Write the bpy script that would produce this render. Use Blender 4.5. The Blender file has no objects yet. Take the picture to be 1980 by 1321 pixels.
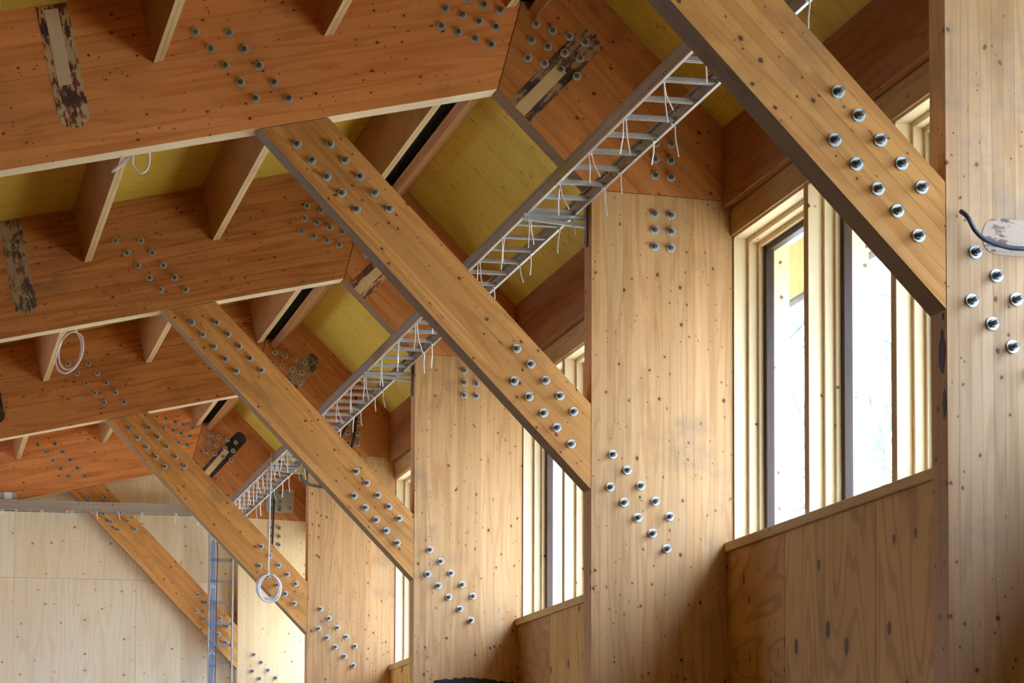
import bpy, bmesh, math, random
from mathutils import Vector, Matrix
random.seed(7)
S = bpy.context.scene
COL = S.collection
YF = [0.0, 5.0, 9.983, 14.975, 19.883]          # front faces of the five timber frames
TH = 0.15                                        # thickness of frame timbers

# ---------------------------------------------------------------- camera, sky, exposure
cam = bpy.data.cameras.new('camera'); co = bpy.data.objects.new('camera', cam); COL.objects.link(co)
Mc = ((0.976944, 0.017990, 0.212737), (-0.213472, 0.067270, 0.974630), (0.003223, -0.997573, 0.069559))
co.matrix_world = Matrix(((Mc[0][0], -Mc[0][1], -Mc[0][2], 0.53843),
                          (Mc[1][0], -Mc[1][1], -Mc[1][2], -9.10715),
                          (Mc[2][0], -Mc[2][1], -Mc[2][2], 1.60435), (0, 0, 0, 1)))
cam.sensor_width = 36; cam.sensor_fit = 'HORIZONTAL'
cam.lens = 5577.55 / 1980 * 36; cam.shift_y = 0.3022
cam.clip_start = 0.05; cam.clip_end = 300
S.camera = co

w = bpy.data.worlds.new('overcast_sky'); S.world = w; w.use_nodes = True
wn = w.node_tree.nodes; bg = wn['Background']
# overcast sky: a third as bright at the horizon as overhead
wt = wn.new('ShaderNodeTexCoord'); ws = wn.new('ShaderNodeSeparateXYZ'); wm = wn.new('ShaderNodeMapRange')
w.node_tree.links.new(wt.outputs['Generated'], ws.inputs[0]); w.node_tree.links.new(ws.outputs[2], wm.inputs[0])
wm.inputs[1].default_value = 0; wm.inputs[2].default_value = 1; wm.inputs[3].default_value = 4.6; wm.inputs[4].default_value = 13.8
w.node_tree.links.new(wm.outputs[0], bg.inputs[1])
bg.inputs[0].default_value = (0.69, 0.925, 1.35, 1)
S.view_settings.view_transform = 'Standard'; S.view_settings.look = 'None'
S.view_settings.gamma = 1; S.view_settings.use_curve_mapping = False
S.view_settings.exposure = 1.26
S.cycles.max_bounces = 14; S.cycles.diffuse_bounces = 8; S.cycles.glossy_bounces = 3
S.cycles.transparent_max_bounces = 16; S.cycles.caustics_reflective = False; S.cycles.caustics_refractive = False
S.cycles.sample_clamp_indirect = 6


def portal(name, loc, rot, sx, sy):              # helps the sky to be sampled through an opening, gives no light itself
    L = bpy.data.lights.new(name, 'AREA'); L.shape = 'RECTANGLE'; L.size = sx; L.size_y = sy
    L.cycles.is_portal = True
    o = bpy.data.objects.new(name, L); o.location = loc; o.rotation_euler = rot; COL.objects.link(o)


for y in (-2.42, 2.58, 7.56, 12.55, 17.5):
    portal('window_portal', (5.08, y, 3.98), (0, math.pi / 2, 0), 1.56, 4.8)

portal('window_portal', (-6.72, 16.6, 1.75), (0, -math.pi / 2, 0), 2.5, 6.8)  # for the opening added in the unseen left wall

# ---------------------------------------------------------------- material helpers


class NT:
    def __init__(s, name):
        s.m = bpy.data.materials.new(name); s.m.use_nodes = True
        s.t = s.m.node_tree; s.n = s.t.nodes; s.p = s.n['Principled BSDF']

    def new(s, t, **k):
        n = s.n.new(t)
        for a, v in k.items(): setattr(n, a, v)
        return n

    def set(s, sock, v):
        if hasattr(v, 'links') or isinstance(v, bpy.types.NodeSocket): s.t.links.new(v, sock)
        elif isinstance(v, (tuple, list)) and len(v) == 3 and sock.type == 'RGBA': sock.default_value = (*v, 1)
        else: sock.default_value = v

    def math(s, op, a, b=0.0, c=0.0, clamp=False):
        n = s.new('ShaderNodeMath', operation=op, use_clamp=clamp)
        for i, v in enumerate((a, b, c)): s.set(n.inputs[i], v)
        return n.outputs[0]

    def vmul(s, v, k):
        n = s.new('ShaderNodeVectorMath', operation='MULTIPLY'); s.set(n.inputs[0], v); n.inputs[1].default_value = k
        return n.outputs[0]

    def vadd(s, v, k):
        n = s.new('ShaderNodeVectorMath', operation='ADD'); s.set(n.inputs[0], v); s.set(n.inputs[1], k)
        return n.outputs[0]

    def noise(s, v, sc=1.0, det=3.0, rough=0.55, out=0):
        n = s.new('ShaderNodeTexNoise'); s.set(n.inputs['Vector'], v); n.inputs['Scale'].default_value = sc
        n.inputs['Detail'].default_value = det; n.inputs['Roughness'].default_value = rough
        return n.outputs[out]

    def vor(s, v, sc=1.0, dim='3D'):
        n = s.new('ShaderNodeTexVoronoi', voronoi_dimensions=dim); s.set(n.inputs['Vector'], v); n.inputs['Scale'].default_value = sc
        return n.outputs['Distance'], n.outputs['Color']

    def step(s, v, a, b, lo=0.0, hi=1.0):        # smooth map a..b to lo..hi
        n = s.new('ShaderNodeMapRange', interpolation_type='SMOOTHSTEP')
        s.set(n.inputs[0], v); n.inputs[1].default_value = a; n.inputs[2].default_value = b
        n.inputs[3].default_value = lo; n.inputs[4].default_value = hi
        return n.outputs[0]

    def mix(s, f, a, b, mode='MIX'):
        n = s.new('ShaderNodeMix', data_type='RGBA', blend_type=mode)
        s.set(n.inputs[0], f); s.set(n.inputs[6], a); s.set(n.inputs[7], b)
        return n.outputs[2]

    def sep(s, v, i):
        n = s.new('ShaderNodeSeparateXYZ'); s.set(n.inputs[0], v); return n.outputs[i]

    def bump(s, h, st=0.2, d=0.002):
        n = s.new('ShaderNodeBump'); n.inputs['Strength'].default_value = st; n.inputs['Distance'].default_value = d
        s.set(n.inputs['Height'], h); s.t.links.new(n.outputs[0], s.p.inputs['Normal'])


def wood(name, light, dark, knot=(0.09, 0.035, 0.015), kn=0.93, lines=0.35, stain=0.35, staincol=(0.16, 0.13, 0.10),
         rough=0.55, rnd=0.16, axis='X', world=False, knsc=(11, 14), linef=42.0, dash=0.0, ksize=0.085, stsc=1.6, rsc=(0.55, 6.5), hue=0.22, st0=0.52, pins=0.0):
    """sawn or planed softwood; grain runs along the local axis named"""
    N = NT(name)
    tc = N.new('ShaderNodeTexCoord'); oi = N.new('ShaderNodeObjectInfo'); geo = N.new('ShaderNodeNewGeometry')
    r = oi.outputs['Random']
    off = N.new('ShaderNodeCombineXYZ')
    N.set(off.inputs[0], N.math('MULTIPLY', r, 37.1)); N.set(off.inputs[1], N.math('MULTIPLY', r, 91.7)); N.set(off.inputs[2], N.math('MULTIPLY', r, 53.3))
    v = geo.outputs['Position'] if world else tc.outputs['Object']
    v = N.vadd(v, off.outputs[0])
    perm = {'X': (0, 1, 2), 'Y': (1, 0, 2), 'Z': (2, 1, 0)}[axis]
    if axis != 'X':
        cb = N.new('ShaderNodeCombineXYZ')
        for i in range(3): N.set(cb.inputs[i], N.sep(v, perm[i]))
        v = cb.outputs[0]
    # growth ring contours of a stretched noise field
    n1 = N.noise(N.vmul(v, (rsc[0], rsc[1], rsc[1])), 1.0, 1.5, 0.4)
    rings = N.math('SINE', N.math('MULTIPLY', n1, linef))
    ln = N.step(rings, 0.25, 1.0)
    fib = N.noise(N.vmul(v, (4, 150, 150)), 1.0, 2.0, 0.6)
    c = N.mix(N.step(fib, 0.3, 0.75), light, tuple(0.86 * a + 0.14 * b for a, b in zip(light, dark)))
    c = N.mix(N.math('MULTIPLY', ln, lines), c, dark)
    big = N.noise(N.vmul(v, (0.8, 5, 5)), 1.0, 2.0, 0.5)
    c = N.mix(N.step(big, 0.4, 0.75, 0, 0.35), c, dark)
    c = N.mix(N.math('MULTIPLY', N.math('FRACT', N.math('MULTIPLY', r, 7.31)), hue), c, dark)
    n3 = N.noise(N.vmul(v, (1.6, 48, 48)), 1.0, 3.0, 0.65)
    c = N.mix(N.step(n3, 0.56, 0.74, 0, lines * 0.8), c, tuple(x * 0.7 for x in dark))
    # knots
    kc = N.new('ShaderNodeCombineXYZ')           # a knot runs through the board: pattern in two dimensions
    wob = N.math('MULTIPLY', N.math('SUBTRACT', N.noise(v, 60.0, 2.0), 0.5), 0.012)
    N.set(kc.inputs[0], N.math('MULTIPLY', N.math('ADD', N.sep(v, 0), wob), knsc[0]))
    N.set(kc.inputs[1], N.math('MULTIPLY', N.math('MULTIPLY_ADD', N.sep(v, 2), 0.73, N.math('ADD', N.sep(v, 1), wob)), knsc[1]))
    d, cc = N.vor(kc.outputs[0], 1.0, '2D')
    gate = N.step(N.sep(cc, 0), kn, kn + 0.01)
    sz = N.math('MULTIPLY_ADD', N.sep(cc, 1), ksize, ksize * 0.45)
    k1 = N.math('MULTIPLY', gate, N.math('SUBTRACT', 1.0, N.step(N.math('DIVIDE', d, sz), 0.7, 1.15)))
    k2 = N.math('MULTIPLY', gate, N.math('SUBTRACT', 1.0, N.step(N.math('DIVIDE', d, sz), 0.9, 3.2)))
    c = N.mix(N.math('MULTIPLY', k2, 0.30), c, dark)
    c = N.mix(N.math('MULTIPLY', k1, 0.9), c, knot)
    if pins:
        d4, c4 = N.vor(N.vmul(kc.outputs[0], (2.6, 2.6, 1)), 1.0, '2D')
        g4 = N.step(N.sep(c4, 2), 1 - pins, 1.005 - pins)
        c = N.mix(N.math('MULTIPLY', N.math('MULTIPLY', g4, N.math('SUBTRACT', 1.0, N.step(d4, 0.09, 0.16))), 0.8), c, knot)
    if dash:                                     # nail and hook dents across the grain
        d2, c2 = N.vor(N.vmul(v, (34, 6, 14)))
        g2 = N.step(N.sep(c2, 0), 1 - dash, 1 - dash + 0.002)
        k3 = N.math('MULTIPLY', g2, N.math('SUBTRACT', 1.0, N.step(d2, 0.06, 0.12)))
        c = N.mix(N.math('MULTIPLY', k3, 0.85), c, (0.05, 0.03, 0.02))
    # weathered grey and handling dirt, in world space so it crosses lamella joints
    p = geo.outputs['Position']
    st = N.noise(N.vmul(p, (1.0, 1.0, 1.25)), stsc, 5.0, 0.68)
    c = N.mix(N.step(st, st0, st0 + 0.2, 0, stain), c, staincol)
    c = N.mix(1.0, c, N.new_grey(r, rnd) if hasattr(N, 'new_grey') else grey(N, r, rnd), 'MULTIPLY')
    N.set(N.p.inputs['Base Color'], c)
    N.p.inputs['Roughness'].default_value = rough; N.p.inputs['Specular IOR Level'].default_value = 0.12
    N.bump(fib, 0.15, 0.001)
    return N.m


def grey(N, r, rnd):
    g = N.math('MULTIPLY_ADD', r, rnd, 1 - rnd)
    cb = N.new('ShaderNodeCombineColor')
    for i in range(3): N.set(cb.inputs[i], g)
    return cb.outputs[0]


def patch(name, pale, dark, black, thr, sc=(14, 60, 10)):   # old glue and torn fibres in a routed recess
    N = NT(name)
    tc = N.new('ShaderNodeTexCoord'); oi = N.new('ShaderNodeObjectInfo')
    v = N.vadd(tc.outputs['Object'], N.vmul(oi.outputs['Random'], (9.1, 5.3, 7.7)))
    n = N.noise(N.vmul(v, sc), 1.0, 5.0, 0.7)
    n2 = N.noise(N.vmul(v, (8, 8, 8)), 1.0, 3.0, 0.6)
    f = N.math('ADD', n, N.math('MULTIPLY', N.math('SUBTRACT', n2, 0.5), 0.9))
    c = N.mix(N.step(f, thr - 0.03, thr + 0.03), pale, dark)
    c = N.mix(N.step(n2, 0.52, 0.62), c, N.mix(N.step(f, thr - 0.03, thr + 0.03), pale, black))
    N.set(N.p.inputs['Base Color'], c); N.p.inputs['Roughness'].default_value = 0.8
    N.bump(f, 0.6, 0.004)
    return N.m


def plain(name, col, rough=0.5, metal=0.0, var=0.0, sc=30.0, spec=0.5):
    N = NT(name)
    c = col
    if var:
        tc = N.new('ShaderNodeTexCoord')
        n = N.noise(tc.outputs['Object'], sc, 4.0, 0.6)
        c = N.mix(N.step(n, 0.3, 0.7), tuple(x * (1 - var) for x in col), tuple(min(1, x * (1 + var)) for x in col))
    N.set(N.p.inputs['Base Color'], c if not isinstance(c, tuple) else (*c, 1))
    N.p.inputs['Roughness'].default_value = rough; N.p.inputs['Metallic'].default_value = metal
    N.p.inputs['Specular IOR Level'].default_value = spec
    return N.m


def slotted(name, col, axis, vax, rows, period, length, hh):   # galvanised sheet punched with rows of slots
    N = NT(name)
    tc = N.new('ShaderNodeTexCoord'); v = tc.outputs['Object']
    along = N.math('FRACT', N.math('DIVIDE', N.math('ADD', N.sep(v, axis), 50.0), period))
    m1 = N.math('LESS_THAN', along, length)
    tot = 0.0
    for z in rows:
        m2 = N.math('LESS_THAN', N.math('ABSOLUTE', N.math('SUBTRACT', N.sep(v, vax), z)), hh)
        tot = N.math('MAXIMUM', tot, m2)
    mask = N.math('MULTIPLY', m1, tot)
    n = N.noise(v, 40.0, 3.0)
    N.set(N.p.inputs['Base Color'], N.mix(n, tuple(c * 0.85 for c in col), col))
    N.p.inputs['Metallic'].default_value = 0.85; N.p.inputs['Roughness'].default_value = 0.42
    tr = N.new('ShaderNodeBsdfTransparent'); mx = N.new('ShaderNodeMixShader')
    N.set(mx.inputs[0], mask); N.t.links.new(N.p.outputs[0], mx.inputs[1]); N.t.links.new(tr.outputs[0], mx.inputs[2])
    N.t.links.new(mx.outputs[0], N.n['Material Output'].inputs[0])
    return N.m


def glass(name):
    N = NT(name)
    tr = N.new('ShaderNodeBsdfTransparent'); gl = N.new('ShaderNodeBsdfGlossy'); mx = N.new('ShaderNodeMixShader')
    tr.inputs[0].default_value = (0.95, 0.97, 0.97, 1); gl.inputs['Roughness'].default_value = 0.02
    lw_ = N.new('ShaderNodeLayerWeight'); lw_.inputs[0].default_value = 0.5
    N.set(mx.inputs[0], N.math('MULTIPLY_ADD', N.math('POWER', lw_.outputs['Facing'], 4.0), 0.35, 0.03)); N.t.links.new(tr.outputs[0], mx.inputs[1]); N.t.links.new(gl.outputs[0], mx.inputs[2])
    N.t.links.new(mx.outputs[0], N.n['Material Output'].inputs[0])
    return N.m


M = {}
M['column'] = wood('column_glulam', (0.69, 0.405, 0.185), (0.48, 0.215, 0.065), kn=0.72, pins=0.05, lines=0.42, stain=0.5, linef=60, staincol=(0.26, 0.185, 0.125), dash=0.0192)
M['brace'] = wood('brace_glulam', (0.76, 0.37, 0.11), (0.50, 0.185, 0.04), kn=0.74, pins=0.04, lines=0.45, stain=0.45, staincol=(0.22, 0.13, 0.07), dash=0.0192)
M['beam'] = wood('beam_glulam', (0.68, 0.285, 0.088), (0.41, 0.13, 0.032), kn=0.68, pins=0.06, lines=0.55, stain=0.5, staincol=(0.17, 0.09, 0.045), dash=0.0288)
M['beam_clean'] = wood('clean_beam_glulam', (0.95, 0.395, 0.13), (0.70, 0.225, 0.06), kn=0.72, pins=0.06, lines=0.5, stain=0.25, staincol=(0.25, 0.13, 0.06), dash=0.0288, rnd=0.12)
M['slope'] = wood('sloping_beam_glulam', (0.66, 0.265, 0.08), (0.40, 0.125, 0.03), kn=0.72, pins=0.05, lines=0.4, stain=0.45, staincol=(0.14, 0.075, 0.04), dash=0.0192)
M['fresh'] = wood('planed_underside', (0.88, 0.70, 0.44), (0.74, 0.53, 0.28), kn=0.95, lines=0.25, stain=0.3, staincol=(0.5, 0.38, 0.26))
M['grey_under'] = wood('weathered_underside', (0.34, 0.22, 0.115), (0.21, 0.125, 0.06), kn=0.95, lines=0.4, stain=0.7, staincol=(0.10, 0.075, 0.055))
M['joist'] = wood('joist_board', (0.47, 0.225, 0.08), (0.32, 0.125, 0.036), kn=0.95, lines=0.35, stain=0.35, axis='Y', rnd=0.1)
M['joist_edge'] = wood('joist_edge', (0.80, 0.57, 0.29), (0.60, 0.37, 0.15), kn=0.97, lines=0.2, stain=0.2, axis='Y', rnd=0.1)  # paler than the joist sides, light from below put into the colour
M['eaves'] = wood('eaves_beam', (0.40, 0.155, 0.045), (0.23, 0.07, 0.018), kn=0.85, lines=0.45, stain=0.4, axis='Y', knsc=(9, 16), dash=0.02)
M['lintel'] = wood('lintel_board', (0.64, 0.39, 0.15), (0.46, 0.24, 0.07), kn=0.85, lines=0.45, stain=0.2, axis='Y')
M['ply_cross'] = wood('cross_grain_plywood', (0.64, 0.36, 0.11), (0.36, 0.13, 0.035), knot=(0.06, 0.02, 0.01), kn=0.80, pins=0.10, lines=0.45, stain=0.4, staincol=(0.34, 0.12, 0.03), axis='Y', knsc=(9, 5), linef=60, rsc=(0.9, 3.0))
M['grey_stained_column'] = wood('grey_stained_glulam', (0.73, 0.47, 0.26), (0.53, 0.275, 0.11), knot=(0.16, 0.09, 0.07), kn=0.74, pins=0.04, lines=0.38, stain=0.6, st0=0.50, linef=60, staincol=(0.30, 0.25, 0.21), dash=0.02)  # paler, greyer base with heavier grey stain
M['lit_pale_column'] = wood('lit_pale_glulam', (0.84, 0.60, 0.34), (0.70, 0.44, 0.20), kn=0.85, pins=0.04, lines=0.2, stain=0.15, hue=0.08, rnd=0.06)  # pale wood, made paler still to stand in for window light
M['sill'] = wood('sill_board', (0.68, 0.46, 0.18), (0.52, 0.31, 0.10), kn=0.95, lines=0.4, stain=0.1, axis='Y')
M['lining'] = wood('window_lining', (0.87, 0.70, 0.44), (0.76, 0.55, 0.29), kn=0.93, lines=0.2, stain=0.05, axis='Z', rnd=0.05)
M['stop'] = wood('window_stop', (0.66, 0.44, 0.18), (0.5, 0.29, 0.10), kn=0.95, lines=0.3, stain=0.05, axis='Z', rnd=0.05)
M['head'] = wood('window_head_lining', (0.87, 0.70, 0.44), (0.76, 0.55, 0.29), kn=0.95, lines=0.2, stain=0.05, axis='Y', rnd=0.05)
M['ply'] = wood('wall_plywood', (0.76, 0.46, 0.135), (0.46, 0.23, 0.05), knot=(0.10, 0.04, 0.012), kn=0.62, lines=0.6, stain=0.3, staincol=(0.34, 0.15, 0.035), axis='Z', knsc=(3.0, 4.0), linef=95, ksize=0.10, rnd=0.14, rsc=(0.5, 2.4))
M['endply'] = wood('gable_plywood', (0.93, 0.80, 0.57), (0.80, 0.58, 0.31), knot=(0.35, 0.18, 0.05), kn=0.38, lines=0.36, stain=0.12, staincol=(0.66, 0.52, 0.34), axis='Z', knsc=(6, 7), ksize=0.05, linef=50, rnd=0.06)
M['deck'] = wood('yellow_deck_board', (0.66, 0.46, 0.07), (0.50, 0.31, 0.035), knot=(0.10, 0.05, 0.01), kn=0.50, lines=0.3, stain=0.3, staincol=(0.42, 0.26, 0.045), knsc=(4.5, 17), ksize=0.075, rnd=0.08)
M['soffit'] = wood('eaves_soffit', (0.88, 0.72, 0.30), (0.80, 0.60, 0.20), kn=0.98, lines=0.2, stain=0.1)
M['dark_sash'] = wood('stained_sash', (0.075, 0.045, 0.032), (0.04, 0.025, 0.018), kn=0.99, lines=0.4, stain=0.1, axis='Z', rough=0.4)
M['floor'] = plain('timber_floor', (0.42, 0.245, 0.095), 0.7, 0, 0.12, 3.0)
M['snow'] = plain('pale_ground', (0.40, 0.34, 0.25), 0.9, 0, 0.1, 0.6)
M['plaster'] = plain('timber_wall_board', (0.30, 0.17, 0.065), 0.8, 0, 0.1, 2.0)
M['zinc'] = plain('zinc_washer', (0.62, 0.66, 0.65), 0.40, 0.55, 0.12, 60)
M['nut'] = plain('zinc_nut', (0.30, 0.31, 0.32), 0.38, 0.85, 0.15, 80)
M['rod'] = plain('threaded_rod_steel', (0.23, 0.215, 0.20), 0.45, 0.8, 0.2, 90)
M['galv'] = plain('galvanised_steel', (0.60, 0.63, 0.645), 0.36, 0.85, 0.1, 25)
M['rail'] = slotted('slotted_rail', (0.42, 0.41, 0.39), 1, 2, (0.022, 0.060), 0.047, 0.55, 0.0045)
M['trayrail'] = slotted('slotted_tray_rail', (0.66, 0.66, 0.63), 0, 2, (0.022, 0.068), 0.047, 0.5, 0.006)
M['tie'] = plain('white_nylon', (0.84, 0.82, 0.78), 0.45)
M['whitecable'] = plain('white_cable_sheath', (0.72, 0.72, 0.72), 0.4)
M['black'] = plain('black_plastic', (0.022, 0.024, 0.028), 0.42)
M['hose'] = plain('slate_rubber_hose', (0.045, 0.055, 0.07), 0.5)
M['blue'] = plain('blue_cable_sheath', (0.05, 0.17, 0.42), 0.4)
M['grey_plate'] = plain('grey_steel_plate', (0.42, 0.42, 0.39), 0.5, 0.3, 0.06, 10)
M['gutter'] = plain('grey_gutter', (0.28, 0.32, 0.36), 0.4, 0.4)
M['bark'] = plain('pale_bark', (0.15, 0.155, 0.165), 0.9, 0, 0.3, 8)
M['cavity'] = plain('dark_cavity', (0.015, 0.014, 0.013), 0.95, spec=0.1)
M['bitumen'] = plain('black_bitumen_felt', (0.012, 0.010, 0.012), 0.6, 0, 0.5, 50)
M['box_grey'] = plain('grey_box_plastic', (0.36, 0.36, 0.33), 0.5)
M['box_white'] = plain('white_box_lid', (0.74, 0.73, 0.68), 0.5)
M['glass'] = glass('window_glass')
M['patch_red'] = patch('torn_red_glue', (0.62, 0.42, 0.20), (0.21, 0.045, 0.02), (0.075, 0.04, 0.03), 0.50)
M['patch_dark'] = patch('torn_dark_glue', (0.40, 0.22, 0.105), (0.10, 0.045, 0.025), (0.03, 0.022, 0.018), 0.46)
M['patch_brown'] = patch('torn_brown_glue', (0.40, 0.25, 0.12), (0.20, 0.10, 0.05), (0.07, 0.045, 0.03), 0.55)
M['patch_pale'] = patch('torn_pale_fibres', (0.55, 0.40, 0.28), (0.33, 0.20, 0.14), (0.18, 0.12, 0.09), 0.56)
M['patch_black'] = patch('charred_glue', (0.10, 0.055, 0.03), (0.025, 0.018, 0.014), (0.012, 0.01, 0.009), 0.40)

# ---------------------------------------------------------------- object helpers


def link(name, me, parent=None, loc=(0, 0, 0), rot=None):
    o = bpy.data.objects.new(name, me); COL.objects.link(o)
    if parent: o.parent = parent
    o.location = loc
    if rot is not None: o.rotation_euler = rot
    return o


def mesh(name, vs, fs, mats, mi=None, smooth=False):
    me = bpy.data.meshes.new(name); me.from_pydata([tuple(v) for v in vs], [], fs)
    for m in (mats if isinstance(mats, (list, tuple)) else [mats]): me.materials.append(m)
    if mi: me.polygons.foreach_set('material_index', mi)
    bm = bmesh.new(); bm.from_mesh(me); bmesh.ops.recalc_face_normals(bm, faces=bm.faces); bm.to_mesh(me); bm.free()
    if smooth: me.polygons.foreach_set('use_smooth', [True] * len(me.polygons))
    me.update(); return me


def bevel(o, wd=0.0015, seg=1):
    b = o.modifiers.new('edge', 'BEVEL'); b.width = wd; b.segments = seg; b.limit_method = 'ANGLE'; b.angle_limit = math.radians(30)
    return o


class G:                                          # collects simple shapes into one mesh
    def __init__(s): s.v = []; s.f = []

    def box(s, x0, x1, y0, y1, z0, z1):
        b = len(s.v); s.v += [(x, y, z) for x in (x0, x1) for y in (y0, y1) for z in (z0, z1)]
        s.f += [[b + i for i in q] for q in ((0, 1, 3, 2), (4, 6, 7, 5), (0, 4, 5, 1), (2, 3, 7, 6), (0, 2, 6, 4), (1, 5, 7, 3))]
        return s

    def prism(s, poly, a0, a1, plane='XZ'):       # polygon extruded along the third axis
        n = len(poly); b = len(s.v)
        for a in (a0, a1):
            for p, q in poly:
                s.v.append((p, a, q) if plane == 'XZ' else (a, p, q) if plane == 'YZ' else (p, q, a))
        s.f.append(list(range(b, b + n))); s.f.append(list(range(b + n, b + 2 * n))[::-1])
        for i in range(n):
            j = (i + 1) % n; s.f.append([b + i, b + j, b + n + j, b + n + i])
        return s

    def tube(s, pts, r, n=8, cap=True):
        pts = [Vector(p) for p in pts]; b = len(s.v); rr = r if isinstance(r, (list, tuple)) else [r] * len(pts)
        up = Vector((0.13, 0.31, 0.94)); prev = None
        for i, p in enumerate(pts):
            t = (pts[min(i + 1, len(pts) - 1)] - pts[max(i - 1, 0)]).normalized()
            if prev is None: a = t.cross(up); a = a if a.length > 0.05 else t.cross(Vector((1, 0, 0)))
            else: a = prev - t * prev.dot(t)
            a.normalize(); prev = a; c = t.cross(a)
            for k in range(n):
                q = 2 * math.pi * k / n; s.v.append(tuple(p + (a * math.cos(q) + c * math.sin(q)) * rr[i]))
        for i in range(len(pts) - 1):
            for k in range(n):
                k2 = (k + 1) % n; s.f.append([b + i * n + k, b + i * n + k2, b + (i + 1) * n + k2, b + (i + 1) * n + k])
        if cap:
            s.f.append([b + k for k in range(n)][::-1]); s.f.append([b + (len(pts) - 1) * n + k for k in range(n)])
        return s

    def obj(s, name, mat, parent=None, loc=(0, 0, 0), rot=None, smooth=False, shift=True):
        L = Vector(loc)
        vs = [Vector(v) - L for v in s.v] if shift else s.v
        pl = Vector((0, 0, 0))
        if parent and shift: pl = parent['_o'] if False else ORG.get(parent.name, Vector((0, 0, 0)))
        o = link(name, mesh(name, vs, s.f, mat, smooth=smooth), parent, L - pl)
        ORG[o.name] = L
        return o


ORG = {}                                          # world origins of parents, to place their parts


def tag(o, label, cat, group=None):
    o['label'] = label; o['category'] = cat
    if group: o['group'] = group
    return o


def thing(name, loc, label, cat, group=None):
    o = link(name, None, None, loc); ORG[o.name] = Vector(loc); return tag(o, label, cat, group)


def struct(name, loc=(0, 0, 0)):
    o = link(name, None, None, loc); ORG[o.name] = Vector(loc); o['kind'] = 'structure'; return o


def cen(poly): return sum(p[0] for p in poly) / len(poly), sum(p[1] for p in poly) / len(poly)


def clip(poly, a, b, c):                          # keep a*x+b*y<=c
    out = []
    for i in range(len(poly)):
        p, q = poly[i], poly[(i + 1) % len(poly)]
        dp, dq = a * p[0] + b * p[1] - c, a * q[0] + b * q[1] - c
        if dp <= 0: out.append(p)
        if dp * dq < 0:
            t = dp / (dp - dq); out.append((p[0] + t * (q[0] - p[0]), p[1] + t * (q[1] - p[1])))
    return out


def lamellae(root, poly, d, y0, y1, wd, mat, mat_under=None):
    """glue-laminated member: polygon in the frame plane, grain direction d; each lamella is a part"""
    L = math.hypot(*d); dx, dz = d[0] / L, d[1] / L
    uv = [(p[0] * dx + p[1] * dz, -p[0] * dz + p[1] * dx) for p in poly]
    v0, v1 = min(p[1] for p in uv), max(p[1] for p in uv)
    n = max(1, round((v1 - v0) / wd)); h = (v1 - v0) / n
    org = ORG[root.name]; yc = (y0 + y1) / 2; t = (y1 - y0) / 2
    rot = Matrix(((dx, -dz, 0), (0, 0, -1), (dz, dx, 0))).to_euler()
    for i in range(n):
        a, b = v0 + i * h, v0 + (i + 1) * h
        q = clip(clip(uv, 0, 1, b), 0, -1, -a)
        if len(q) < 3: continue
        u0 = sum(p[0] for p in q) / len(q); vc = (a + b) / 2
        m = len(q); vs = [(p[0] - u0, p[1] - vc, -t) for p in q] + [(p[0] - u0, p[1] - vc, t) for p in q]
        fs = [list(range(m))[::-1], list(range(m, 2 * m))]; mi = [0, 0]
        for k in range(m):
            k2 = (k + 1) % m; fs.append([k, k2, m + k2, m + k])
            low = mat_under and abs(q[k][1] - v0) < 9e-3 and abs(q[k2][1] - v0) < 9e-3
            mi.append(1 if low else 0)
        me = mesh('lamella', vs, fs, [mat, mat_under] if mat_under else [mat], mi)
        cx, cz = u0 * dx - vc * dz, u0 * dz + vc * dx
        o = link('lamella', me, root, Vector((cx, yc, cz)) - org, rot)
        bevel(o, 0.0007)


def disc(r, y0, y1, n, rin=0):
    g = G(); g.prism([(r * math.cos(2 * math.pi * k / n), r * math.sin(2 * math.pi * k / n)) for k in range(n)], y0, y1); return g


def bolt_mesh(length):
    r = disc(0.0085, -length, 0.0, 10); r.prism([(0.0065 * math.cos(k * math.pi / 5), 0.0065 * math.sin(k * math.pi / 5)) for k in range(10)], -length - 0.003, -length)
    return mesh('bolt', r.v, r.f, M['rod'])


BOLT = {'long': bolt_mesh(0.050), 'short': bolt_mesh(0.027)}
wg = disc(0.0228, -0.005, 0.0, 20); WASH = mesh('washer', wg.v, wg.f, M['zinc'])
ng = disc(0.0145, -0.019, -0.005, 6); ng.prism([(0.0115 * math.cos(k * math.pi / 6), 0.0115 * math.sin(k * math.pi / 6)) for k in range(12)], -0.0205, -0.019)
NUT = mesh('nut', ng.v, ng.f, M['nut'])


def bolts(root, pts, y, kind):
    org = ORG[root.name]
    for x, z in pts:
        b = link('bolt', BOLT[kind], root, Vector((x, y, z)) - org)
        link('washer', WASH, b)
        link('nut', NUT, b, (0, 0, 0), (0, random.uniform(0, 1), 0))


def stadium(p0, p1, wd, r1=True):
    """outline of a routed recess, rounded at its far end"""
    d = Vector((p1[0] - p0[0], p1[1] - p0[1])); L = d.length; h = wd / 2; out = [(0, -h), (L - h, -h)]
    for k in range(1, 8): a = -math.pi / 2 + math.pi * k / 8; out.append((L - h + h * 0.8 * math.cos(a), h * math.sin(a)))
    out += [(L - h, h), (0, h)]
    return out


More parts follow.
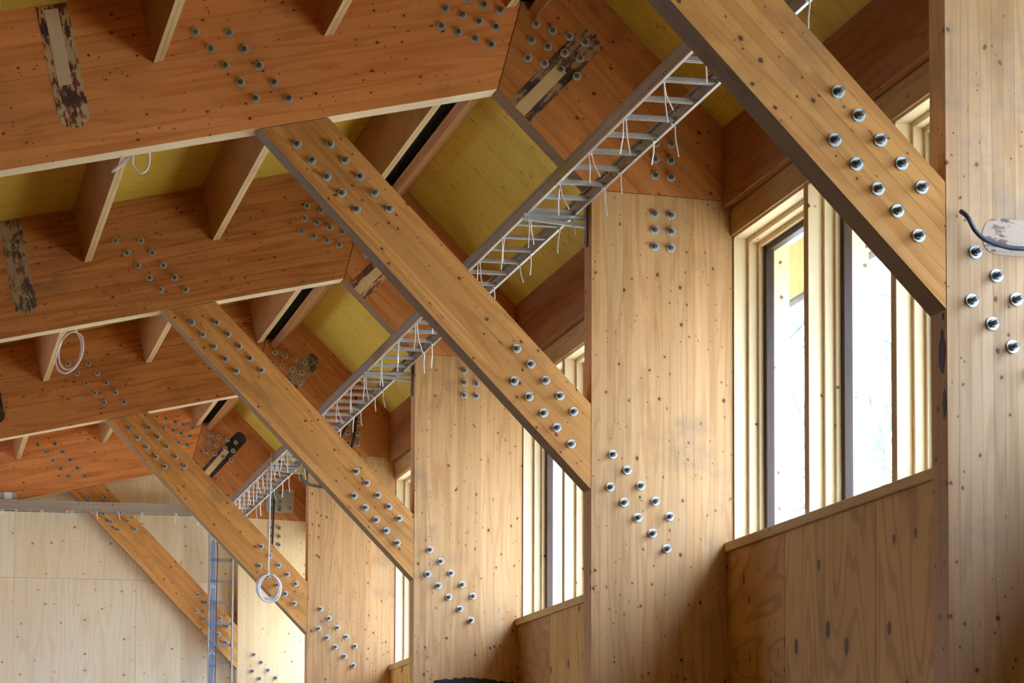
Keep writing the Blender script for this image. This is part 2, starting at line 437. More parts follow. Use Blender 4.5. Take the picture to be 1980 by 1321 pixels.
def glue_patch(root, p0, p1, wd, y, mat, filler=None, fmat=None):
    def slab(name, a, b, w_, yy, m, rounded):
        d = Vector((b[0] - a[0], b[1] - a[1])); L = d.length; dx, dz = d / L
        poly = stadium(a, b, w_) if rounded else [(0, -w_ / 2), (L, -w_ / 2), (L, w_ / 2), (0, w_ / 2)]
        g = G(); g.prism(poly, 0, 0.003, 'XY')
        rot = Matrix(((dx, -dz, 0), (0, 0, -1), (dz, dx, 0))).to_euler()
        return link(name, mesh(name, g.v, g.f, m), root, Vector((a[0], yy, a[1])) - ORG[root.name], rot)
    slab('glue_patch', p0, p1, wd, y + 0.0015, mat, True)
    if filler: slab('filler_strip', filler[0], filler[1], filler[2], y - 0.0005, fmat, False)


# ---------------------------------------------------------------- shell: floor, walls, roof
BE = lambda x: 4.917 + 0.2238 * (x - 1.05)        # underside of the shallow roof beams
DK = lambda x: 5.748 + 0.2225 * (x - 1.236)       # underside of the shallow roof deck
RX, RZ = 3.752, 6.308                             # ridge, underside of deck
SUM = 10.06                                       # steep deck: x + z

g = G(); g.box(-7.2, 4.74, -30, 20.04, -0.2, 0); o = g.obj('floor', M['floor']); o['kind'] = 'structure'
g = G(); g.box(5.2, 60, -60, 80, -0.6, -0.5); o = g.obj('ground', M['snow']); o['kind'] = 'structure'

ceil = struct('ceiling')
g = G(); g.prism([(-7.4, DK(-7.4) + .03), (RX, RZ + .03), (RX, RZ + .3), (-7.4, DK(-7.4) + .3)], -30, 20.3); g.obj('roof_slab', M['cavity'], ceil)
g = G(); g.prism([(RX, RZ + .03), (5.40, SUM - 5.40 + .03), (5.40, SUM - 5.40 + .2), (RX, RZ + .3)], -30, 20.3); g.obj('roof_slab', M['cavity'], ceil)


def sheet(p0, p1, y0, y1, th, mat, name='deck_sheet'):   # board following the roof slope
    d = Vector((p1[0] - p0[0], p1[1] - p0[1])); L = d.length; dx, dz = d / L; wd = y1 - y0
    g = G(); g.box(-L / 2, L / 2, -wd / 2, wd / 2, 0, th)
    rot = Matrix(((dx, 0, -dz), (0, 1, 0), (dz, 0, dx))).to_euler()
    o = link(name, mesh(name, g.v, g.f, mat), ceil, ((p0[0] + p1[0]) / 2, (y0 + y1) / 2, (p0[1] + p1[1]) / 2), rot)
    return bevel(o, 0.002)


ycuts = [-30, -25, -20, -15, -9.8, -7.35, -4.9, -2.45, 0.0, 2.955, 5.0, 7.5, 9.983, 12.5, 14.975, 17.4, 20.0]
for i in range(len(ycuts) - 1):
    ya, yb = ycuts[i] + .001, ycuts[i + 1] - .001
    for xa, xb in ((-7.3, -3.9), (-3.9, -0.55), (-0.55, 2.9), (2.9, RX)):
        sheet((xa + .001, DK(xa)), (xb - .001, DK(xb)), ya, yb, 0.022, M['deck'])
    sheet((RX, RZ), (4.80, SUM - 4.80), ya, yb, 0.022, M['deck'])
    sheet((4.99, SUM - 4.99), (5.40, SUM - 5.40), ya, yb, 0.022, M['soffit'], 'soffit_board')

# right wall: one bay of plywood, sill, lintel, windows at a time
wall = struct('wall_right')
BAYS = [None, (-4.85, 0.0), (0.15, 5.0), (5.15, 9.983), (10.133, 14.975), (15.125, 19.883)]
PLY = {2: (0.15, 1.48, 2.755, 4.052, 5.0), 3: (5.15, 6.45, 7.74, 9.02, 9.983)}
winno = 0
bayname = {1: 'nearest bay before the right-hand column', 2: 'under the largest window on the right', 3: 'under the second window, between second and third columns',
           4: 'under the third window, short slanted piece', 5: 'under the farthest window beside the gable'}
g = G()
g.box(4.763, 4.965, -30, 20.04, 0, 3.137)
g.box(4.80, 4.965, -30, 20.04, 4.79, 5.06)
g.box(4.763, 4.965, -30, -5.0, 3.137, 4.79)
g.obj('wall_core', M['plaster'], wall)
for k, y in enumerate([-30.0, -25.0, -20.0, -15.0, -10.0, -5.0] + YF):
    g = G(); g.box(4.777, 4.965, y, y + TH, 3.137, 4.79); g.obj('wall_pier', M['lintel'], wall)


def ring(x0, x1, ya, yb, za, zb, wy, wz, wzb=None):
    wzb = wz if wzb is None else wzb; r = []
    g = G(); g.box(x0, x1, ya, ya + wy, za, zb); r.append(g)
    g = G(); g.box(x0, x1, yb - wy, yb, za, zb); r.append(g)
    g = G(); g.box(x0, x1, ya + wy, yb - wy, zb - wz, zb); r.append(g)
    g = G(); g.box(x0, x1, ya + wy, yb - wy, za, za + wzb); r.append(g)
    return r


for b in range(1, 6):
    ya, yb = BAYS[b]
    cuts = PLY.get(b, [ya + (yb - ya) * k / 4 for k in range(5)])
    for p, q in zip(cuts[:-1], cuts[1:]):
        g = G(); g.box(4.745, 4.763, p + .002, q - .002, 0.02, 3.137); bevel(g.obj('plywood_panel', M['ply_cross' if q == yb and b in (2, 3) else 'ply'], wall, (4.754, (p + q) / 2, 1.6)), 0.002)
    if b >= 1:
        g = G(); g.box(4.728, 4.777, ya, yb, 3.137, 3.185); o = bevel(g.obj('sill_board', M['sill'], None, (4.75, (ya + yb) / 2, 3.16)), 0.003)
        tag(o, 'pine sill board on the plywood wall ' + bayname[b], 'window sill')
        g = G(); g.box(4.763, 4.80, ya, yb, 4.775, 4.915); o = bevel(g.obj('lintel_board', M['lintel'], None, (4.78, (ya + yb) / 2, 4.84)), 0.002)
        tag(o, 'flat timber lintel board above ' + {1: 'the nearest bay window, out of view', 2: 'the largest window at right', 3: 'the second window from the right', 4: 'the third window from the right', 5: 'the farthest window by the gable'}[b], 'lintel')
        g = G(); g.prism([(4.717, 4.918), (4.86, 4.918), (4.86, 5.195), (4.717, 5.337)], ya, yb); o = bevel(g.obj('eaves_beam', M['eaves'], None, (4.78, (ya + yb) / 2, 5.1)), 0.004)
        tag(o, 'dark red-brown eaves beam over ' + {1: 'the nearest bay window, out of view', 2: 'the largest window, below the yellow deck', 3: 'the second window, behind the long middle brace', 4: 'the third window from the right', 5: 'the farthest window by the gable'}[b], 'beam')
    # windows
    if b == 5: posts = [15.125, 16.31, 17.5, 18.69, 19.883]
    else:
        posts = [yb, yb - 1.196, yb - 2.40, yb - 3.62, ya][::-1]
    for k in range(4):
        p, q = posts[k], posts[k + 1]
        a = p + (0.023 if k > 0 else 0.0); c = q - (0.023 if k < 3 else 0.0)
        winno += 1
        W = struct('window_%d' % winno, (4.86, (a + c) / 2, 3.98))
        wl = (4.86, (a + c) / 2, 3.98)
        if k < 3:
            g = G(); g.box(4.777, 4.965, c, q + 0.023, 3.185, 4.775); bevel(g.obj('mullion', M['stop'], W, wl), 0.002)
        g = G(); g.box(4.777, 4.965, a, c + (0.046 if k < 3 else 0), 3.160, 3.185); g.obj('bottom_board', M['head'], W, wl)
        g = G(); g.box(4.7775, 4.85, c - 0.012, c - .0005, 3.185, 4.763); bevel(g.obj('jamb_lining', M['lining'], W, wl), 0.0015)
        g = G(); g.box(4.7775, 4.85, a + .0005, a + 0.012, 3.185, 4.763); bevel(g.obj('jamb_lining', M['lining'], W, wl), 0.0015)
        g = G(); g.box(4.7775, 4.85, a, c, 4.763, 4.775); bevel(g.obj('head_lining', M['head'], W, wl), 0.0015)
        for (x0, x1, inset, wy) in ((4.85, 4.898, 0.0, 0.037), (4.898, 4.922, 0.0, 0.062)):
            rs = ring(x0, x1, a + inset, c - inset, 3.185, 4.775, wy, wy)
            for i, rg in enumerate(rs):
                bevel(rg.obj('frame_stop', M['lining'] if i < 2 else M['head'], W, wl), 0.002)
        for rg in ring(4.922, 4.966, a + .02, c - .02, 3.19, 4.755, 0.083, 0.072, 0.06):
            bevel(rg.obj('sash_bar', M['dark_sash'], W, wl), 0.003)
        g = G(); g.box(4.948, 4.952, a + .09, c - .09, 3.24, 4.69); g.obj('glass_pane', M['glass'], W, wl)
        for rg in ring(4.966, 5.06, a + .01, c - .01, 3.17, 4.775, 0.05, 0.05, 0.03):
            rg.obj('outer_reveal', M['lining'], W, wl)

# gutter and outside
g = G(); n = 8
prof = [(5.40 + .05 + .05 * math.cos(math.pi + math.pi * k / n), 4.66 + .05 * math.sin(math.pi + math.pi * k / n)) for k in range(n + 1)]
prof = prof + [(5.40 + .05 + .045 * math.cos(-math.pi * k / n), 4.66 + .045 * math.sin(-math.pi * k / n)) for k in range(n + 1)]
g.prism(prof, -10, 20); o = g.obj('gutter', M['gutter'], None, (5.45, 5, 4.64)); tag(o, 'grey half-round gutter at the eaves outside the window', 'gutter')

# far gable wall behind the last frame
gw = struct('wall_back')
top = [(-7.3, DK(-7.3)), (RX, RZ), (4.965, SUM - 4.965)]
full = [(-7.3, 0), (4.965, 0)] + top[::-1]
g = G(); g.prism(full, 20.058, 20.3); g.obj('gable_core', M['plaster'], gw)
xs = [-7.3, -6.74, -5.52, -4.30, -3.08, -1.86, -0.64, 0.58, 1.80, 3.015, 4.24, 4.965]
for i in range(len(xs) - 1):
    for z0, z1 in ((0, 1.88), (1.88, 4.33), (4.33, 7.0)):
        q = full
        for (a, b_, c) in ((1, 0, xs[i + 1] - .001), (-1, 0, -xs[i] - .001), (0, 1, z1 - .001), (0, -1, -z0 - .001)):
            if len(q) >= 3: q = clip(q, a, b_, c)
        if len(q) < 3: continue
        g = G(); g.prism(q, 20.04, 20.058); cx, cz = cen(q); bevel(g.obj('plywood_panel', M['endply'], gw, (cx, 20.05, cz)), 0.0015)

# left wall with an unseen opening added to brighten the gable, and the wall behind the camera
lw = struct('wall_left')
g = G(); g.box(-7.0, -6.8, -30, 13.2, 0, 4.0); g.box(-7.0, -6.8, 13.2, 20.04, 0, 0.5); g.box(-7.0, -6.8, 13.2, 20.04, 3.0, 4.0); g.box(-7.0, -6.8, 16.5, 16.7, 0.5, 3.0)
g.obj('wall_board', M['plaster'], lw)
fw = struct('wall_front')
g = G(); g.prism([(-7.3, 0), (4.965, 0)] + top[::-1], -30.2, -30); g.obj('wall_board', M['plaster'], fw)

# ---------------------------------------------------------------- timber frames
T = {"ca1": [4.148, 3.628], "ca2": [4.223, 3.55], "ca3": [4.294, 3.472], "ca4": [4.371, 3.396], "ca5": [4.446, 3.319], "cb1": [4.134, 3.461], "cb2": [4.207, 3.385], "cb3": [4.279, 3.309], "cb4": [4.356, 3.231], "cb5": [4.432, 3.155],
     "da1": [3.632, 4.162], "da2": [3.705, 4.086], "da3": [3.782, 4.006], "da4": [3.857, 3.93], "da5": [3.928, 3.852], "db1": [3.62, 3.997], "db2": [3.696, 3.919], "db3": [3.772, 3.839], "db4": [3.841, 3.767], "db5": [3.916, 3.686],
     "ea1": [2.51, 5.13], "ea2": [2.585, 5.051], "ea3": [2.661, 4.972], "ea4": [2.738, 4.894], "ea5": [2.812, 4.815], "eb1": [2.676, 5.138], "eb2": [2.753, 5.061], "eb3": [2.828, 4.982], "eb4": [2.904, 4.904], "eb5": [2.98, 4.826],
     "ga1": [1.998, 5.658], "ga2": [2.075, 5.579], "ga3": [2.149, 5.498], "ga4": [2.226, 5.419], "ga5": [2.302, 5.341], "gb1": [2.167, 5.666], "gb2": [2.243, 5.587], "gb3": [2.318, 5.507], "gb4": [2.394, 5.428], "gb5": [2.469, 5.35],
     "k11": [4.359, 4.876], "k12": [4.444, 4.871], "k21": [4.36, 4.791], "k22": [4.445, 4.787], "k31": [4.36, 4.705], "k32": [4.444, 4.702]}
OFF = {"c0": [-.018, .011], "c1": [-.009, -.007], "c2": [-.013, .015], "c3": [-.011, .021], "c4": [.05, -.039], "d0": [.011, -.001], "d1": [.005, -.019], "d2": [-.005, -.003], "d3": [-.003, .004], "d4": [-.008, .019],
       "e2": [-.001, -.005], "e3": [-.002, .001], "e4": [.003, .002], "g1": [-.003, .008], "g2": [-.003, -.005], "g3": [-.002, -.002], "g4": [.008, -.001], "k1": [0, -.005], "k2": [.006, -.002], "k4": [-.005, .007]}
HB = [(3.278, 5.956), (3.372, 5.928), (3.46, 5.902), (3.545, 5.879), (3.26, 5.869), (3.347, 5.842), (3.433, 5.814), (3.521, 5.791), (3.24, 5.778), (3.327, 5.752), (3.414, 5.724), (3.499, 5.698)]
KN = [(3.732, 5.819), (3.818, 5.792), (3.907, 5.767), (3.99, 5.741), (3.709, 5.733), (3.794, 5.706), (3.882, 5.679), (3.963, 5.656), (3.689, 5.641), (3.777, 5.617), (3.861, 5.591), (3.947, 5.563)]
K0 = [(4.363, 5.238), (4.448, 5.238), (4.36, 5.155), (4.445, 5.151), (4.361, 5.07), (4.445, 5.065)]


def grp(letter, f):
    ox, oz = OFF.get('%s%d' % (letter, f), (0, 0))
    return [(T[k][0] + ox, T[k][1] + oz) for k in sorted(T) if k[0] == letter]


column_poly = [(4.026, 0.0), (4.775, 0.0), (4.775, 4.953), (4.026, 4.979)]
brace_poly = [(2.323, 5.197), (2.667, 5.274), (4.0235, 3.8755), (4.0235, 3.4396)]
beam_poly = [(-6.95, BE(-6.95)), (3.532, 5.472), (RX, RZ), (-6.95, DK(-6.95))]
slope_poly = [(3.5355, 5.469), (4.026, 4.982), (4.735, 4.957), (4.735, SUM - 4.735), (RX + .0035, RZ - .0035)]
CL = ['broad pale glulam column cut by the right edge of the view, black hose on it',
      'tall knotty glulam column left of the largest window, second from the right',
      'third glulam column from the right, torn black felt near its foot',
      'fourth glulam column from the right, black hose stub at its upper left',
      'palest farthest glulam column behind the vertical cable ladder']
BL = ['nearest diagonal brace crossing the top right, its long bolts standing out',
      'long diagonal brace across the middle of the view, second nearest',
      'third diagonal brace from the right, grey stain by its lower end',
      'fourth diagonal brace, white cable coil hanging before its lower end',
      'farthest diagonal brace against the pale plywood gable wall']
RL = ['nearest roof beam, above the view',
      'large red-brown roof beam at top left with a torn pale glue patch',
      'second red-brown roof beam down, grey stained, faded patch at left edge',
      'third red-brown roof beam down with a white cable loop before it',
      'lowest and farthest roof beam, brightest orange, above the gable wall']
SL = ['nearest sloping rafter, above the view',
      'steep sloping rafter at top centre with dark torn glue patch and pale strip',
      'steep sloping rafter half hidden behind the long middle brace',
      'steep sloping rafter behind the third brace, dark cables in front',
      'farthest steep sloping rafter, charred black patch and grey steel plate']
for f, y in enumerate(YF):
    c = thing('timber_column', (4.4, y + .075, 0), CL[f], 'column', 'glulam columns along the window wall')
    lamellae(c, column_poly, (0, 1), y, y + TH, 0.0425, M['lit_pale_column' if f == 4 else 'grey_stained_column' if f == 0 else 'column'])
    bolts(c, grp('c', f), y, 'long')
    if f: bolts(c, grp('k', f), y, 'short')
    b = thing('diagonal_brace', (4.026, y + .075, 3.6), BL[f], 'brace', 'diagonal braces of the frames')
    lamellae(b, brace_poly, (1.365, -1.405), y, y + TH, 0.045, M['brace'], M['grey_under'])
    bolts(b, grp('d', f), y, 'long')
    if f: bolts(b, grp('e', f), y, 'long')
    r = thing('roof_beam', (-6.9, y + .075, 3.2), RL[f], 'beam', 'shallow roof beams')
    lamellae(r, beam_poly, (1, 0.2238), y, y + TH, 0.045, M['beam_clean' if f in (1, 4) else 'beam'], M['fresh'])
    s = thing('sloping_rafter', (4.4, y + .075, 5.0), SL[f], 'rafter', 'steep rafters on the columns')
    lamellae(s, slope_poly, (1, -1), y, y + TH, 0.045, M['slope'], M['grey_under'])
    if f:
        bolts(r, grp('g', f), y, 'short'); bolts(r, HB, y, 'short')
        bolts(s, KN, y, 'short'); bolts(s, K0, y, 'short')
    if f == 1:
        glue_patch(r, (1.285, 5.755), (1.422, 5.135), 0.155, y, M['patch_red'], ((1.285, 5.735), (1.362, 5.36), 0.068), M['fresh'])
        glue_patch(s, (3.648, 5.362), (4.055, 5.80), 0.15, y, M['patch_dark'], ((3.648, 5.362), (3.868, 5.600), 0.066), M['joist_edge'])
    if f == 2:
        glue_patch(r, (1.293, 5.755), (1.427, 5.12), 0.15, y, M['patch_brown'])
        glue_patch(s, (3.625, 5.385), (4.02, 5.80), 0.15, y, M['patch_red'], ((3.625, 5.385), (3.83, 5.60), 0.062), M['joist_edge'])
    if f == 3:
        glue_patch(r, (1.31, 5.76), (1.432, 5.125), 0.13, y, M['patch_black'])
        glue_patch(s, (3.86, 5.55), (4.09, 5.82), 0.15, y, M['patch_brown'])
    if f == 4: glue_patch(s, (3.70, 5.415), (4.08, 5.84), 0.135, y, M['patch_black'], ((3.695, 5.41), (3.90, 5.66), 0.06), M['joist_edge'])
    if f == 0: glue_patch(c, (4.50, 3.685), (4.142, 3.70), 0.125, y, M['patch_pale'])
    if f == 0:                                    # tar splashes on the narrow side of the nearest column
        for (yc, zc, ry, rz) in ((.045, 3.30, .028, .075), (.028, 3.12, .018, .05), (.035, 3.42, .008, .012)):
            rr = random.Random(int(zc * 100)); g = G()
            g.prism([(yc + ry * math.cos(q * .4488) * rr.uniform(.7, 1.15), zc + rz * math.sin(q * .4488) * rr.uniform(.75, 1.15)) for q in range(14)], 4.0245, 4.026, 'YZ')
            g.obj('tar_splash', M['bitumen'], c, (4.025, yc, zc))
    if f == 2:                                    # torn felt low on the third column
        random.seed(3); g = G(); n = 26
        up = [(4.165 + 0.55 * k / n, 2.757 + 0.022 * math.sin(math.pi * min(1, k / n * 1.15)) + random.uniform(-.007, .006)) for k in range(n + 1)]
        g.prism([(4.165, 2.2), (4.715, 2.2)] + up[::-1], y - 0.006, y, 'XZ'); g.obj('torn_felt', M['bitumen'], c, (4.4, y - .003, 2.5))

# roof joists between the frames: pairs of boards
JX = [(0.94, 'leftmost'), (1.79, 'left'), (2.64, 'middle'), (3.575, 'left ridge')]
bayd = ['nearest bay at the top of the view', 'bay behind the large top-left beam', 'bay behind the second roof beam', 'bay behind the third roof beam']
for b in range(4):
    y0, y1 = YF[b] + TH, YF[b + 1]; yc = (y0 + y1) / 2
    ux, uz = 0.9762, 0.2172
    for x, nm in JX:
        zb = DK(x) - 0.362 / ux - 0.002
        j = thing('roof_joist', (x, yc, zb), '%s twin-board roof joist in the %s' % (nm, bayd[b]), 'joist', 'roof joists')
        for s0, s1 in ((0.0, 0.025), (0.0258, 0.0508)):
            q = [(x + s * ux - h * uz, zb + s * uz + h * ux) for s, h in ((s0, 0), (s1, 0), (s1, 0.36), (s0, 0.36))]
            g = G(); g.prism(q, y0, y1)
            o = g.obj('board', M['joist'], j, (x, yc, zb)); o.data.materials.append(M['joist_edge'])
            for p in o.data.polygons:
                if p.normal.z < -0.9: p.material_index = 1  # underside painted paler, as if lit from below
            bevel(o, 0.0006)
    j = thing('roof_joist', (3.70, yc, 5.88), 'tilted joist right of the dark ridge gap, %s' % bayd[b], 'joist', 'roof joists')
    k = math.sqrt(.5)
    for s0, s1 in ((0.0, 0.025), (0.0258, 0.0508)):
        q = [(3.690 + s * k + h * k, 5.890 - s * k + h * k) for s, h in ((s0, 0), (s1, 0), (s1, 0.335), (s0, 0.335))]
        g = G(); g.prism(q, y0, y1); o = g.obj('board', M['joist'], j, (3.70, yc, 5.88)); bevel(o, 0.0006)

    g = G(); g.prism([(3.627, 5.935), (3.705, 5.935), (3.69, 5.95), (3.62, 5.95)], y0, y1); g.obj('ridge_strip', M['cavity'], ceil)  # black strip added to fill the gap between the ridge joists

# ---------------------------------------------------------------- cable ladder along the window wall
LX0, LX1, LZ = 3.708, 3.962, 4.862
lad = thing('cable_ladder', (3.83, 9.4, LZ), 'long galvanised cable ladder running beneath the steep yellow deck', 'cable ladder')
for sx, x in ((1, LX0), (-1, LX1)):
    def xx(d): return x + sx * d
    g = G()
    for (a, b_, z0, z1) in ((0, .0015, 0, .076), (0, .014, 0, .0015), (0, .014, .0745, .076), (.0125, .014, .0, .010), (.0125, .014, .066, .076)):
        g.box(min(xx(a), xx(b_)), max(xx(a), xx(b_)), -1.6 - 9.4, 19.7 - 9.4, z0, z1)
    g.v = [(v[0] - x, v[1], v[2]) for v in g.v]
    link('side_rail', mesh('side_rail', g.v, g.f, [M['rail']]), lad, (x - 3.83, 0, 0))
    g = G(); g.box(-.0035 if sx > 0 else -.012, .012 if sx > 0 else .0035, -11.0, 10.3, -.003, 0)
    link('rail_lip', mesh('rail_lip', g.v, g.f, [M['galv']]), lad, (x - 3.83, 0, 0))
g = G(); hw = (LX1 - LX0) / 2 - .002
g.box(-hw, hw, -.017, .017, .017, .0185); g.box(-hw, hw, -.017, -.0155, 0, .0185); g.box(-hw, hw, .0155, .017, 0, .0185)
g.box(-hw, hw, -.017, -.007, 0, .0015); g.box(-hw, hw, .007, .017, 0, .0015)
RUNG = mesh('rung', g.v, g.f, M['galv'])
yr = [2.19 + 0.3208 * k for k in range(-11, 55)]
for y in yr: link('rung', RUNG, lad, ((LX0 + LX1) / 2 - 3.83, y - 9.4, .004))
random.seed(11)


def tie(parent, org, p, L1, a1, b1, L2=None, a2=0, b2=0):
    """nylon tie: loop round the rail and one or two tails"""
    g = G(); p = Vector(p)
    g.box(p.x - .012, p.x + .012, p.y - .004, p.y + .004, p.z - .004, p.z - .001)
    g.box(p.x - .012, p.x - .010, p.y - .004, p.y + .004, p.z - .004, p.z + .022)
    for L, a, b_ in ((L1, a1, b1), (L2, a2, b2)):
        if not L: continue
        mid = p + Vector((a * .35, b_ * .5, -L * .5)); e = p + Vector((a, b_, -L))
        g.tube([p + Vector((.006 if a > 0 else -.006, 0, -.002)), mid, e], 0.0036, 5)
    g.obj('cable_tie', M['tie'], parent, tuple(p))


for i, y in enumerate(yr):
    if y > 19.4 or y < -.6: continue
    if i % 2 == 0 or y > 14:
        tie(lad, None, (LX0 + .012, y, LZ), random.uniform(.13, .19), random.uniform(-.02, .01), random.uniform(-.06, .06), random.uniform(.10, .19), random.uniform(0, .05), random.uniform(-.06, .06))
    if i % 3 != 1 and random.random() < .85:
        tie(lad, None, (LX1 - .010, y + .02, LZ), random.uniform(.10, .16), random.uniform(-.01, .02), random.uniform(-.05, .05))

for f in (0, 1, 2, 3):                            # cantilever brackets on the columns
    y = YF[f] + 0.09
    t = thing('support_bracket', (4.02, y, 4.8), ['galvanised bracket carrying the cable ladder, hidden by the nearest brace', 'galvanised bracket carrying the cable ladder on the tall second column',
              'galvanised bracket carrying the cable ladder on the third column', 'galvanised bracket carrying the cable ladder on the fourth column'][f], 'bracket', 'cable ladder brackets')
    g = G(); g.box(3.69, 4.014, y - .021, y + .021, 4.8565, 4.8585)
    for yy in (y - .021, y + .0195):
        g.box(3.69, 4.014, yy, yy + .0015, 4.842, 4.8585)
        g.prism([(3.69, 4.829), (4.014, 4.800), (4.014, 4.815), (3.69, 4.840)], yy, yy + .0015)
    g.prism([(3.69, 4.829), (4.014, 4.800), (4.014, 4.8015), (3.69, 4.8305)], y - .021, y - .004); g.prism([(3.69, 4.829), (4.014, 4.800), (4.014, 4.8015), (3.69, 4.8305)], y + .004, y + .021)
    g.obj('arm', M['galv'], t, (3.85, y, 4.83))
    g = G(); g.box(4.014, 4.026, y - .022, y + .022, 4.70, 4.955); bevel(g.obj('base_plate', M['nut'], t, (4.02, y, 4.83)), .002)
    g = G()
    for z in (4.725, 4.745, 4.93): g.prism([(y + .007 * math.cos(q * 1.047), z + .007 * math.sin(q * 1.047)) for q in range(6)], 4.008, 4.014, 'YZ')
    g.obj('screw', M['zinc'], t, (4.01, y, 4.8))

# tray across the gable
tr = thing('cable_tray', (2.2, 19.76, 4.975), 'galvanised slotted cable tray running level across the gable wall', 'cable tray')
for y in (19.665, 19.855):
    g = G(); g.box(-4.2, 1.50, -.001, .001, 0, .09); link('side_rail', mesh('side_rail', g.v, g.f, M['trayrail']), tr, (0, y - 19.76, 0))
    g = G(); g.box(-4.2, 1.50, -.008, .008, -.003, 0); g.box(-4.2, 1.5, -.007, .007, .09, .092); link('rail_lip', mesh('rail_lip', g.v, g.f, M['galv']), tr, (0, y - 19.76, 0))
g = G(); g.box(-.015, .015, -.094, .094, 0, .018); TR = mesh('rung', g.v, g.f, M['galv'])
for k in range(22): link('rung', TR, tr, (-3.9 + .25 * k, 0, .001))
for x in (1.66, 1.93, 2.05, 2.33, 2.36, 2.58, 2.80, 3.02, 3.37, 3.60):
    tie(tr, None, (x, 19.655, 4.973), random.uniform(.03, .12), random.uniform(-.02, .02), 0, random.choice([None, .05]), .02, 0)
t = thing('junction_box', (1.73, 19.70, 5.06), 'small grey and white junction box on the gable tray at the left edge', 'junction box')
g = G(); g.box(1.62, 1.80, 19.69, 19.75, 5.065, 5.145); bevel(g.obj('box_body', M['box_grey'], t, (1.73, 19.72, 5.1)), .004)
g = G(); g.box(1.675, 1.75, 19.682, 19.69, 5.07, 5.143); bevel(g.obj('lid', M['box_white'], t, (1.71, 19.686, 5.1)), .002)

# vertical ladder
vl = thing('vertical_ladder', (3.84, 19.78, 0), 'upright galvanised cable ladder with blue cables against the gable', 'cable ladder')
for x in (3.723, 3.960):
    g = G(); g.box(x - .009, x + .009, 19.752, 19.754, 0, 4.86); g.box(x - .009, x - .0075, 19.752, 19.81, 0, 4.86); g.box(x + .0075, x + .009, 19.752, 19.81, 0, 4.86)
    g.obj('side_rail', M['galv'], vl, (x, 19.78, 2.4))
g = G(); g.box(-.112, .112, -.003, .02, -.014, .014); RG = mesh('rung', g.v, g.f, M['nut'])
for k in range(22): link('rung', RG, vl, (0.0015, -.002, 4.531 - .2145 * k))


def cable(name, pts, r, mat, label, group=None, n=8, sub=6):
    P = [Vector(p) for p in pts]; out = []
    for i in range(len(P) - 1):                   # Catmull-Rom through the points
        p0, p1, p2, p3 = P[max(i - 1, 0)], P[i], P[i + 1], P[min(i + 2, len(P) - 1)]
        for k in range(sub):
            t = k / sub; out.append(0.5 * ((2 * p1) + (-p0 + p2) * t + (2 * p0 - 5 * p1 + 4 * p2 - p3) * t * t + (-p0 + 3 * p1 - 3 * p2 + p3) * t ** 3))
    out.append(P[-1]); g = G(); g.tube(out, r, n)
    c = out[len(out) // 2]
    return tag(g.obj(name, mat, None, tuple(c), smooth=True), label, 'cable', group)


for k, (x, dx) in enumerate(((3.742, .001), (3.756, -.001), (3.770, .001))):
    cable('blue_cable', [(x, 19.742 - .004 * k, 4.80), (x + dx, 19.738, 4.2), (x - dx, 19.738, 3.6), (x - .012 + dx, 19.738, 3.0), (x - .01, 19.738, 2.0)], 0.0048, M['blue'],
          ('leftmost', 'middle', 'rightmost')[k] + ' of three blue cables on the vertical ladder', 'blue cables on the vertical ladder')
cable('black_cable', [(3.787, 19.74, 4.76), (3.800, 19.73, 4.62), (3.798, 19.73, 4.35), (3.793, 19.73, 4.1), (3.796, 19.73, 3.7), (3.786, 19.73, 3.2), (3.784, 19.73, 2.2)], 0.0055, M['black'],
      'thin black cable beside the blue cables on the vertical ladder')
for z in (4.75, 4.27, 3.60):
    tie(vl, None, (3.755, 19.73, z), .05, .05, 0, .03, -.03, 0)

# plate on the far column
t = thing('steel_plate', (4.445, 19.88, 5.05), 'square grey steel plate screwed on the farthest rafter above its column', 'steel plate')
g = G(); g.box(4.302, 4.587, 19.872, 19.883, 5.040, 5.278); bevel(g.obj('plate', M['grey_plate'], t, (4.445, 19.878, 5.16)), .001)
for (x, z) in ((4.36, 5.245), (4.445, 5.245), (4.36, 5.165), (4.36, 5.085), (4.445, 5.09), (4.55, 5.085)):
    g = G(); g.prism([(x + .010 * math.cos(k * .7854), z + .010 * math.sin(k * .7854)) for k in range(8)], 19.860, 19.872); g.obj('screw', M['rod'], t, (x, 19.866, z))
cable('black_conduit', [(4.397, 19.845, 5.60), (4.388, 19.85, 5.3), (4.378, 19.855, 5.0), (4.367, 19.86, 4.60), (4.35, 19.86, 4.2)], 0.010, M['black'], 'dark upright conduit passing over the grey steel plate')
cable('black_hose', [(4.072, -.02, 3.772), (4.085, -.05, 3.745), (4.112, -.05, 3.70), (4.155, -.05, 3.668), (4.229, -.05, 3.650), (4.30, -.05, 3.648), (4.42, -.03, 3.655)], 0.0085, M['hose'], 'thick curved black hose lying on the nearest column at right')
cable('black_hose', [(3.935, 14.80, 4.755), (3.96, 14.88, 4.730), (4.03, 14.93, 4.698), (4.11, 14.955, 4.684), (4.20, 14.962, 4.682)], 0.0105, M['black'], 'short black hose stub at the upper left of the fourth column')
cable('black_hose', [(4.425, 14.955, 5.50), (4.428, 14.94, 5.36), (4.415, 14.94, 5.18), (4.390, 14.945, 5.04), (4.36, 14.95, 4.94)], 0.0105, M['black'], 'dark hanging hose between bolts of the rafter above the fourth column')
cable('black_hose', [(4.385, 14.955, 5.31), (4.365, 14.94, 5.25), (4.325, 14.94, 5.18), (4.285, 14.95, 5.09)], 0.0105, M['black'], 'shorter dark hose slanting left below the cable ladder')


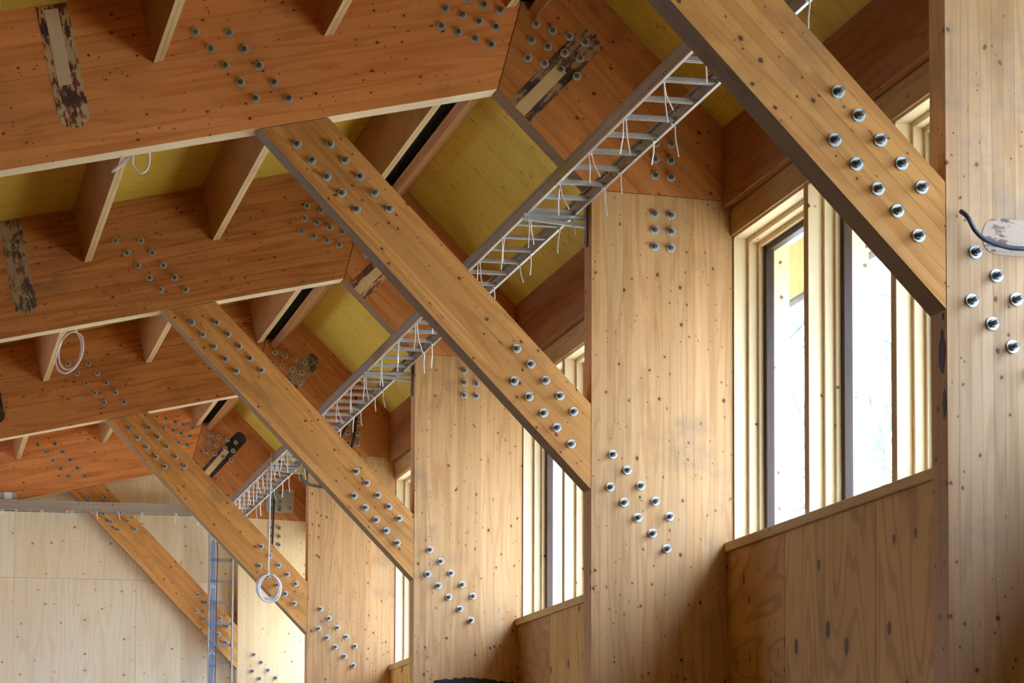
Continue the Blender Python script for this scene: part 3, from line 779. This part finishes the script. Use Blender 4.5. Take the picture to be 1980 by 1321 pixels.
def coil(name, lead, c, a, b, loops, r, label, tilt=0.0, seed=0, wob=.06):
    rr = random.Random(seed); pts = list(lead); n = 20
    for L in range(loops):
        ka, kb, ph = 1 + rr.uniform(-wob, wob), 1 + rr.uniform(-wob, wob), rr.uniform(-.12, .12)
        for k in range(n):
            q = math.pi / 2 + 2 * math.pi * k / n; x, z = a * ka * math.cos(q + ph), b * kb * math.sin(q) + (kb - 1) * b * -1
            pts.append((c[0] + x * math.cos(tilt) - z * math.sin(tilt), c[1] + (L - loops / 2) * r * 1.6 + rr.uniform(-.002, .002), c[2] + x * math.sin(tilt) + z * math.cos(tilt)))
    return cable(name, pts, r, M['whitecable'], label, None, 7, 2)


coil('cable_coil', [(3.70, 14.88, 4.945), (3.694, 14.86, 4.90), (3.687, 14.85, 4.62), (3.679, 14.85, 4.2), (3.676, 14.85, 3.97)], (3.681, 14.85, 3.807), .090, .110, 7, .0058, 'white cable coil hanging on a long lead from the cable ladder', 0, 5, .17)
coil('cable_coil', [(1.752, 10.16, 5.13), (1.745, 10.2, 5.10)], (1.722, 10.25, 4.948), .076, .135, 2, .0055, 'loose white cable loop hanging below the second roof beam', -.25, 2, .10)
cable('cable_coil', [(1.722, 5.2, 5.12), (1.69, 5.28, 5.085), (1.65, 5.30, 5.045), (1.617, 5.30, 5.014), (1.63, 5.30, 5.02), (1.665, 5.3, 5.05), (1.70, 5.28, 5.085), (1.716, 5.25, 5.10), (1.717, 5.29, 5.06), (1.735, 5.3, 5.03), (1.76, 5.3, 5.012), (1.785, 5.3, 5.025), (1.80, 5.3, 5.06), (1.80, 5.28, 5.10), (1.79, 5.2, 5.14)], 0.0055, M['whitecable'], 'small white cable loops tucked behind the large top-left roof beam')

# bare trees outside the windows
random.seed(21)


def tree(loc, h, label, name='bare_tree'):
    g = G()

    def branch(p, d, L, r, lev):
        n = 5; pts = [p]; rs = [r]
        for k in range(n):
            d = (d + Vector((random.uniform(-.2, .2), random.uniform(-.2, .2), random.uniform(-.08, .16)))).normalized()
            p = p + d * L / n; pts.append(p); rs.append(r * (1 - .75 * (k + 1) / n) + .003)
            if lev < 3 and k >= (1 if lev else 2):
                for _ in range(2):
                    a = Vector((random.uniform(-1, 1), random.uniform(-1, 1), random.uniform(-.1, .8))).normalized()
                    branch(p, (d * .5 + a).normalized(), L * random.uniform(.45, .65), rs[-1] * .65, lev + 1)
        g.tube(pts, rs, 6 if lev < 2 else 4, False)
    branch(Vector(loc), Vector((0, 0, 1)), h, .14, 0)
    tag(g.obj(name, M['bark'], None, loc), label, 'tree')


tree((8.2, 12.7, -.5), 6.2, 'pale leafless tree seen through the right half of the largest window')
tree((9.9, 20.5, -.5), 6.8, 'pale leafless tree seen through the left pane of the largest window')
